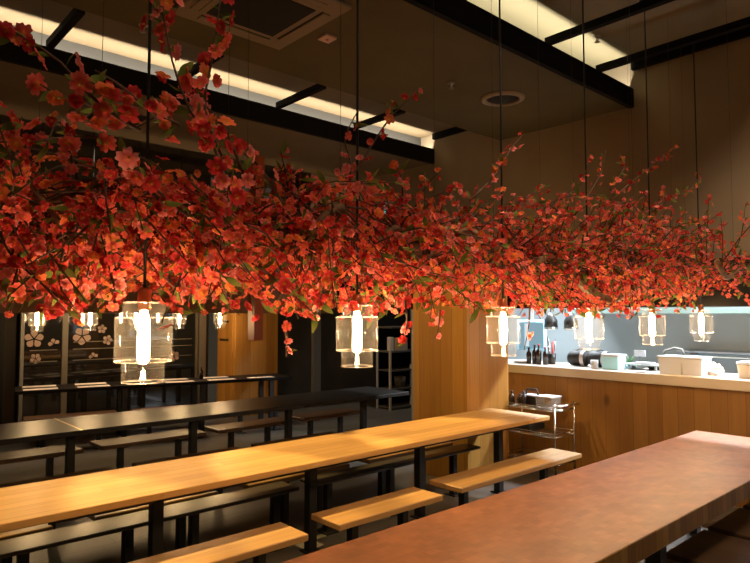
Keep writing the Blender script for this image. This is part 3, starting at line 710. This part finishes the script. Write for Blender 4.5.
# ------------------------------------------------------------------ red blossom branches
nrng = np.random.default_rng(11)
def flower_arrays(openness, npet, seedv, detail=True):
    """one blossom, unit radius ~1, axis +Z: returns verts, quads, material slot per quad (0 petal 1 stamen), uv radius per vert"""
    r = np.random.default_rng(seedv)
    V, Q, S, U = [], [], [], []
    cols = (0, .28, .62, .88, 1.0) if detail else (0, .5, 1.0)
    for k in range(npet):
        a = 2 * math.pi * k / npet + r.uniform(-.12, .12); tilt = openness + r.uniform(-.18, .18); sc = r.uniform(.85, 1.12)
        base = len(V)
        for u in cols:
            w = (math.sin(math.pi * min(1, (u * .80 + .06)) ** 1.25) ** .8) * .40
            for j in (-1, 0, 1):
                rr = u * sc; cup = .30 * abs(j) * (w / .5) + .12 * math.sin(u * 3)
                curl = -.22 * max(0, u - .6)
                x = rr * math.cos(tilt); z = rr * math.sin(tilt) + cup * .5 + curl + (.05 * r.uniform(-1, 1) if u > .5 else 0)
                if u == 1.0 and j == 0: x *= .90
                yv = j * w * sc
                V.append((x * math.cos(a) - yv * math.sin(a), x * math.sin(a) + yv * math.cos(a), z)); U.append(u)
        for i in range(len(cols) - 1):
            for j in range(2):
                p0 = base + i * 3 + j; Q.append((p0, p0 + 1, p0 + 4, p0 + 3)); S.append(0)
    # stamens: small yellow tuft
    for k in range(5 if detail else 3):
        a = k * 2.4; b = len(V); ca, sa = math.cos(a), math.sin(a); h = .34 + .1 * (k % 2); o = .13
        V += [(0.02 * ca, .02 * sa, .02), (o * ca - .035 * sa, o * sa + .035 * ca, h), (o * ca * 1.2, o * sa * 1.2, h + .05), (o * ca + .035 * sa, o * sa - .035 * ca, h)]
        U += [0] * 4; Q.append((b, b + 1, b + 2, b + 3)); S.append(1)
    return np.array(V), np.array(Q), np.array(S), np.array(U)
VAR = [flower_arrays(.12, 5, 1), flower_arrays(.38, 5, 2), flower_arrays(.75, 5, 3), flower_arrays(.25, 5, 4)]
VARLO = [flower_arrays(.12, 5, 1, False), flower_arrays(.38, 5, 2, False), flower_arrays(.75, 5, 3, False), flower_arrays(.25, 5, 4, False)]
PM = [M['petal_coral'], M['petal_red'], M['petal_orange'], M['petal_pink']]
def rot_to(dirv, spin):
    z = np.array(dirv, float); z /= np.linalg.norm(z)
    a = np.array([0, 0, 1.0]) if abs(z[2]) < .9 else np.array([1.0, 0, 0])
    x = np.cross(a, z); x /= np.linalg.norm(x); y = np.cross(z, x)
    c, s = math.cos(spin), math.sin(spin)
    return np.stack([c * x + s * y, -s * x + c * y, z], axis=1)
def mesh_np(name, V, Q, mats, mi, U=None, smooth=True):
    me = bpy.data.meshes.new(name); n = len(Q)
    me.vertices.add(len(V)); me.vertices.foreach_set('co', np.ascontiguousarray(V, dtype=np.float32).ravel())
    me.loops.add(n * 4); me.loops.foreach_set('vertex_index', np.ascontiguousarray(Q, dtype=np.int32).ravel())
    me.polygons.add(n); me.polygons.foreach_set('loop_start', np.arange(0, n * 4, 4, dtype=np.int32)); me.polygons.foreach_set('loop_total', np.full(n, 4, dtype=np.int32))
    for m in mats: me.materials.append(m)
    me.polygons.foreach_set('material_index', np.ascontiguousarray(mi, dtype=np.int32))
    me.polygons.foreach_set('use_smooth', np.full(n, smooth, dtype=bool))
    if U is not None:
        uv = me.uv_layers.new(name='UVMap'); uu = np.zeros((n * 4, 2), dtype=np.float32); uu[:, 0] = U[Q.ravel()]; uv.data.foreach_set('uv', uu.ravel())
    me.update(calc_edges=True); me.validate(); return me
# shared meshes for blossoms that are parts of their own
SHARED = {}
for v in range(4):
    for c in range(4):
        V, Q, S, U = VAR[v]; SHARED[v, c] = mesh_np('blossom', V, Q, [PM[c], M['stamen']], S, U)
def leaf_arrays():
    V, Q, U = [], [], []
    for i in range(6):
        u = i / 5; w = .17 * math.sin(math.pi * (u * .92 + .04)) ** 1.1; z = -.18 * u * u
        for j in (-1, 0, 1): V.append((u, j * w, z + .25 * abs(j) * w)); U.append(u)
    for i in range(5):
        for j in range(2): p = i * 3 + j; Q.append((p, p + 1, p + 4, p + 3))
    return np.array(V), np.array(Q), np.array(U)
LEAF = leaf_arrays()
def curve_pts(ctrl, n):
    ctrl = [np.array(c, float) for c in ctrl]
    if len(ctrl) == 2: return [ctrl[0] + (ctrl[1] - ctrl[0]) * i / n for i in range(n + 1)]
    out = []; k = len(ctrl); P = [2 * ctrl[0] - ctrl[1]] + ctrl + [2 * ctrl[-1] - ctrl[-2]]
    per = max(1, n // (k - 1))
    for s in range(k - 1):
        p0, p1, p2, p3 = P[s], P[s + 1], P[s + 2], P[s + 3]
        for i in range(per):
            t = i / per
            out.append(.5 * ((2 * p1) + (-p0 + p2) * t + (2 * p0 - 5 * p1 + 4 * p2 - p3) * t * t + (-p0 + 3 * p1 - 3 * p2 + p3) * t ** 3))
    out.append(ctrl[-1]); return out
def ztop(x):
    xs = [.2, .7, .95, 1.3, 1.8, 2.3, 2.7, 3.3, 3.9, 4.5, 5.2, 5.9, 6.4]
    zs = [2.44, 2.30, 2.27, 2.40, 2.47, 2.5, 2.50, 2.50, 2.56, 2.70, 2.82, 2.74, 2.55]
    return float(np.interp(x, xs, zs))
def zbot(x): return 1.765 + .035 * math.sin(7 * x) + .02 * math.sin(17 * x) + float(np.interp(x, [5.0, 5.8], [0, .10]))
def near_lamp(p, rad):
    return any(abs(p[0] - lx) < rad and abs(p[1] - LY) < rad and (p[0] - lx) ** 2 + (p[1] - LY) ** 2 < rad * rad for lx in LAMPS)
def in_wall(p): return p[0] > XW - .10
def build_branch(label, x0, x1, n_twig, sprays=(), thick=.022, seed=0, log=None, lo_sprays=(), ymean=LY):
    r = np.random.default_rng(seed); cx = (x0 + x1) / 2
    root = thing('blossom_branch', label, 'blossom branch', (cx, ymean, 2.15), 0, 'red blossom branches over the lamps')
    O = np.array([cx, ymean, 2.15])
    ln = x1 - x0
    ctrl = [np.array([x0 - .1 + (ln + .2) * k / 4, ymean + r.uniform(-.16, .16), 2.12 + r.uniform(-.14, .16)]) for k in range(5)]
    for c in ctrl: c[0] = min(c[0], XW - .14)
    for k in range(5):
        if near_lamp(ctrl[k], .06): ctrl[k][1] += .12
    main = curve_pts(ctrl, 16)
    mb = MB(); mb.tube([Vector(p - O) for p in main], thick, 8, thick * .55)
    twigs = MB(); fl = []; lv = []; bud = []
    def add_twig(pts, r0, r1, start=.25, step=.038, spread=.032, size=(.019, .027), leafp=.45):
        pts = [np.array(p, float) for p in pts]
        twigs.tube([Vector(p - O) for p in pts], r0, 5, r1)
        # walk along
        seg = [np.linalg.norm(pts[i + 1] - pts[i]) for i in range(len(pts) - 1)]; total = sum(seg); s = total * start; sk = 1 if pts[0][0] < 2.6 else .88
        while s < total:
            d = s; i = 0
            while i < len(seg) - 1 and d > seg[i]: d -= seg[i]; i += 1
            p = pts[i] + (pts[i + 1] - pts[i]) * min(1, d / max(1e-6, seg[i])); t = (pts[i + 1] - pts[i]) / max(1e-6, seg[i])
            dirv = r.normal(size=3); dirv -= t * dirv.dot(t) * .6; dirv /= np.linalg.norm(dirv)
            q = p + dirv * r.uniform(.008, spread)
            ok = not (q[2] < 1.885 and near_lamp(q, .155)) and not near_lamp(q, .03) and not in_wall(q)
            if ok:
                fl.append((q, dirv + np.array([0, -.25, -.1]), r.uniform(*size) * sk, int(r.integers(0, 4)), int(r.choice(4, p=[.36, .30, .18, .16])), r.uniform(0, 6.28)))
            if r.random() < leafp * .6 and not in_wall(p + dirv * .07) and not near_lamp(p, .17):
                ld = dirv * .8 + t * .6 + np.array([0, 0, r.uniform(-.4, .3)]); lv.append((p, ld, r.uniform(.045, .085), r.uniform(0, 6.28)))
            s += step * r.uniform(.65, 1.35)
    for k in range(n_twig):
        i = int(r.integers(0, len(main))); a = main[i]
        for _ in range(20):
            ex = a[0] + r.normal() * .30; ex = min(max(ex, x0 - .25), x1 + .25)
            ey = ymean + np.clip(r.normal() * .27, -.55, .55)
            zt, zb = ztop(ex), zbot(ex); u = r.random() ** 1.75
            ez = zb + (zt - zb) * u
            if abs(ey - ymean) > .4: ez = min(ez, zb + (zt - zb) * .75)
            e = np.array([ex, ey, ez])
            if in_wall(e + .03) or (ez < 1.90 and near_lamp(e, .18)): continue
            L_ = np.linalg.norm(e - a)
            if L_ < .12: continue
            break
        mid = (a + e) / 2 + np.array([r.normal() * .05, r.normal() * .05, .05 + r.normal() * .05])
        if mid[2] < 1.9 and near_lamp(mid, .16): mid[2] = 1.98
        if in_wall(mid): mid[0] = XW - .14
        pts = curve_pts([a, mid, e], 6)
        add_twig(pts, .0055, .002, start=.22)
    for sp in sprays: add_twig(curve_pts(sp['pts'], sp.get('n', 10)), sp.get('r', .006), .0022, start=sp.get('start', .05), step=sp.get('step', .05), spread=sp.get('spread', .035), size=sp.get('size', (.022, .030)), leafp=sp.get('leaf', .7))
    mb.build('main_stem', M['bark'], root)
    if log:
        l = MB(); l.tube([Vector(np.array(p) - O) for p in curve_pts(log, 10)], .045, 10, .032); o = l.build('driftwood_log', M['bark'], root); o['label'] = 'thick pale brown log'
    twigs.build('twig', M['twig'], root)
    # cables up to the ceiling
    for xx in (x0 + ln * .35,):
        j = min(range(len(main)), key=lambda q: abs(main[q][0] - xx)); p = main[j]
        top = 4.40
        MB().tube([Vector(p - O), Vector((p[0] - O[0], p[1] - O[1], top - O[2]))], .0011, 5).build('hanging_cable', M['black'], root)
    # blossoms: the hundred nearest the camera are parts, the rest one mass
    cam = np.array([0, 0, H])
    fl.sort(key=lambda f: np.linalg.norm(f[0] - cam) / f[2])
    for (q, dv, s, v, c, spin) in fl[:95]:
        o = bpy.data.objects.new('blossom', SHARED[v, c]); C.objects.link(o); o.parent = root
        m3 = rot_to(dv, spin) * s
        m4 = Matrix([[*m3[0], q[0] - O[0]], [*m3[1], q[1] - O[1]], [*m3[2], q[2] - O[2]], [0, 0, 0, 1]]); o.matrix_local = m4
    rest = fl[95:]
    if rest:
        Vs, Qs, Ms, Us = [], [], [], []; off = 0
        for (q, dv, s, v, c, spin) in rest:
            V, Q, S, U = (VAR if q[0] < 2.2 else VARLO)[v]; W = V @ (rot_to(dv, spin) * s).T + (q - O)
            Vs.append(W); Qs.append(Q + off); Ms.append(np.where(S == 0, c, 4)); Us.append(U); off += len(V)
        me = mesh_np('blossom_mass', np.concatenate(Vs), np.concatenate(Qs), PM + [M['stamen']], np.concatenate(Ms), np.concatenate(Us))
        o = bpy.data.objects.new('blossom_mass', me); C.objects.link(o); o.parent = root; o['kind'] = 'stuff'
    if lv:
        Vs, Qs, Us = [], [], []; off = 0; V, Q, U = LEAF
        for (q, dv, s, spin) in lv:
            m3 = rot_to(dv, spin); m3 = np.stack([m3[:, 2], m3[:, 0], m3[:, 1]], axis=1) * s
            Vs.append(V @ m3.T + (q - O)); Qs.append(Q + off); Us.append(U); off += len(V)
        QQ = np.concatenate(Qs)
        o = bpy.data.objects.new('leaves', mesh_np('leaves', np.concatenate(Vs), QQ, [M['leaf']], np.zeros(len(QQ)), np.concatenate(Us))); C.objects.link(o); o.parent = root; o['kind'] = 'stuff'
    return len(fl)
def P2(px, py, y): return np.array(on_y(px, py, y))
def path(y, *pp): return [P2(px, py, y) for px, py in pp]
TW = 84
sp_left = [dict(pts=path(1.75, (150, 185), (105, 140), (60, 138), (35, 142)), step=.03, spread=.045, size=(.024, .034), leaf=.9), dict(pts=path(1.72, (140, 130), (100, 105), (60, 62), (20, 35), (-25, 5)), step=.03, spread=.045, size=(.024, .034), leaf=.9),
           dict(pts=path(1.8, (120, 112), (95, 108), (60, 95), (40, 84)), step=.03, spread=.045, size=(.024, .034), leaf=.9), dict(pts=path(2.3, (30, 250), (15, 190), (5, 130)), step=.04)]
sp_mid = [dict(pts=path(1.72, (235, 205), (215, 150), (190, 110), (172, 60), (158, -15)), step=.022, spread=.06, size=(.024, .034), leaf=.8), dict(pts=path(1.75, (225, 165), (205, 110), (212, 60), (222, -10)), step=.03, spread=.05, size=(.024, .034), leaf=.8),
          dict(pts=path(1.7, (180, 125), (150, 110), (120, 85), (95, 70)), step=.03, spread=.045, size=(.024, .034), leaf=.9), dict(pts=path(1.8, (250, 190), (225, 130), (195, 95), (180, 80)), step=.024, spread=.055, size=(.024, .034))]
sp_c = [dict(pts=path(2.1, (285, 325), (286, 335), (287, 345), (286, 357)), step=.05, spread=.012, leaf=.8), dict(pts=path(2.0, (290, 215), (262, 170), (240, 150)), step=.04), dict(pts=path(2.1, (350, 190), (350, 160), (345, 138), (358, 110)), step=.09, leaf=.5)]
sp_d = [dict(pts=path(2.1, (350, 180), (375, 140), (395, 112), (418, 92)), step=.055, leaf=.6)]
sp_e = [dict(pts=path(2.1, (470, 200), (495, 175), (510, 150), (523, 135)), step=.05, leaf=.6), dict(pts=path(2.0, (405, 300), (407, 325), (402, 344)), step=.05, spread=.012), dict(pts=path(2.1, (440, 310), (438, 330), (432, 342)), step=.05, spread=.02)]
sp_f = [dict(pts=path(2.1, (530, 305), (528, 330), (524, 350)), step=.035, spread=.035), dict(pts=path(2.2, (500, 215), (530, 195), (550, 185)), step=.045, leaf=.7), dict(pts=path(2.2, (575, 215), (600, 175), (606, 150)), step=.06), dict(pts=path(2.2, (560, 200), (580, 185), (590, 158)), step=.06)]
sp_g = [dict(pts=path(2.2, (610, 200), (640, 175), (676, 148)), step=.05), dict(pts=path(2.2, (610, 190), (625, 165), (618, 152)), step=.05), dict(pts=path(2.2, (660, 200), (690, 190), (702, 170)), step=.05)]
sp_h = [dict(pts=path(2.0, (700, 300), (730, 295), (752, 290)), step=.05), dict(pts=path(1.9, (715, 250), (735, 235), (752, 225)), step=.05)]
spec = [
    ('blossom branch at the left picture edge with sparse twigs reaching over the white cove', -.05, .55, 52, sp_left, None),
    ('blossom branch directly over the largest leftmost lamp, crowned by twigs to the top edge', .55, 1.10, TW, sp_mid, None),
    ('blossom branch between the largest lamp and the second large lamp', 1.10, 1.65, TW, sp_c, None),
    ('blossom branch directly over the second large lamp, with a pale log in it', 1.65, 2.20, TW, sp_d, path(2.45, (310, 266), (350, 252), (400, 262))),
    ('blossom branch in front of the plank pillar, left of the third lamp', 2.20, 2.75, TW, sp_e, path(2.2, (405, 262), (440, 235), (468, 232))),
    ('blossom branch directly over the lamp in front of the plank pillar', 2.75, 3.35, TW, [], None),
    ('blossom branch between the third and fourth large lamps, drooping low', 3.35, 3.85, TW, sp_f, None),
    ('blossom branch directly over the lamp before the black rolls', 3.85, 4.40, TW, [], path(2.2, (570, 270), (605, 300), (645, 280))),
    ('blossom branch between the fourth and fifth large lamps, reaching highest', 4.40, 4.90, TW, sp_g, None),
    ('blossom branch directly over the lamp above the white tubs', 4.90, 5.40, TW, [], None),
    ('blossom branch left of the smallest front lamp', 5.40, 5.85, 42, [], None),
    ('blossom branch against the end wall over the smallest front lamp', 5.85, 6.25, 30, [], None),
]
tot = 0
for i, (lab, a, b, n, sp, lg) in enumerate(spec):
    tot += build_branch(lab, a, b, n, sp, seed=100 + i, log=lg, thick=.024 if i % 2 else .02)
# a branch nearer the viewer on the right that leaves the picture
tot += build_branch('blossom branch at the right picture edge', 5.3, 6.1, 24, [], seed=140, ymean=1.72)
tot += build_branch('farther blossom branch behind the largest lamp, in front of the brown header', .35, 1.35, 70, [], seed=150, ymean=2.85)
tot += build_branch('farther blossom branch behind the second large lamp, in front of the brown header', 1.35, 2.35, 64, [], seed=151, ymean=2.85)
print('flowers', tot)

# ------------------------------------------------------------------ lights
def area(name, loc, size, size_y, power, col, rot=(0, 0, 0), spread=None):
    l = bpy.data.lights.new(name, 'AREA'); l.shape = 'RECTANGLE'; l.size = size; l.size_y = size_y; l.energy = power; l.color = col
    if spread: l.spread = spread
    o = bpy.data.objects.new(name, l); C.objects.link(o); o.location = loc; o.rotation_euler = rot; return o
WARMW = (1, .90, .73)
# cove LED strips lying on the dropped panels, shining up
area('cove_light', (2.4, 2.985, 4.03), 7.7, .02, 62, WARMW, (R(180), 0, 0))
area('cove_light', (2.4, 5.80, 3.97), 7.7, .02, 80, WARMW, (R(180), 0, 0))
# kitchen ceiling lights
for y in (0.3, 2.4, 4.5): area('kitchen_light', (7.2, y, 2.58),   .12, 1.3, 165, (.88, .95, 1.0))
# ceiling spots for the table and pillar pools, plus added fill spots
def spot(loc, target, power, angle, col, blend=.35, size=.03):
    l = bpy.data.lights.new('ceiling_or_fill_spot', 'SPOT'); l.energy = power; l.spot_size = R(angle); l.spot_blend = blend; l.color = col; l.shadow_soft_size = size
    o = bpy.data.objects.new('ceiling_or_fill_spot', l); C.objects.link(o); o.location = loc
    o.rotation_euler = (Vector(target) - Vector(loc)).to_track_quat('-Z', 'Y').to_euler(); return o
AMB = (1, .66, .23)
for x, tx, pw in ((.8, .8, 420), (2.0, 1.85, 420), (2.9, 2.75, 420), (4.0, 4.05, 470)):
    spot((x, 5.6, 3.9), (tx, 3.52, .75), pw * 1.9, 27, AMB)
for x in (.6, 2.2, 3.8, 5.3): spot((x, .55, 4.3), (x, 1.3, .75), 110, 110, (1, .74, .46), .8, .5)  # added warm fill for hall and block table, from unseen fittings
for x in (2.9, 4.3, 5.7): spot((x, 1.15, 4.3), (x + .1, 2.2, 2.25), 190, 52, (1, .76, .5), .9, .3)  # extra unseen spots, added to lift the right half of the blossoms
for x in (1.0, 3.0, 5.0): spot((x, 8.9, 4.2), (x, 8.85, .75), 170, 46, (1, .78, .55), .8, .25)  # fill added above the back table so the menus read brighter
spot((5.4, 7.7, 4.2), (5.3, 7.3, 0), 130, 60, (1, .9, .74), .8, .06)
spot((7.6, 7.7, 4.2), (8.1, 8.3, .8), 160, 70, (1, .92, .8), .8, .06)
spot((3.3, 4.75, 4.15), (5.07, 4.5, 1.25), 300, 34, AMB)
scene.world = bpy.data.worlds.new('room_ambience'); scene.world.use_nodes = True
scene.world.node_tree.nodes['Background'].inputs[0].default_value = (1, .78, .52, 1)
scene.world.node_tree.nodes['Background'].inputs[1].default_value = .035

# ------------------------------------------------------------------ camera and view
cam = bpy.data.cameras.new('camera'); cam.sensor_width = 36; cam.lens = F / 750 * 36; cam.clip_start = .05
co = bpy.data.objects.new('camera', cam); C.objects.link(co); co.location = (0, 0, H)
co.rotation_euler = (R(90) + PITCH, 0, YAW - R(90)); scene.camera = co
vs = scene.view_settings; vs.view_transform = 'Standard'; vs.look = 'None'; vs.gamma = 1; vs.exposure = 0; vs.use_curve_mapping = False
scene.cycles.use_denoising = True
scene.cycles.max_bounces = 10; scene.cycles.transparent_max_bounces = 24; scene.cycles.sample_clamp_indirect = 6
scene.cycles.caustics_reflective = False; scene.cycles.caustics_refractive = False
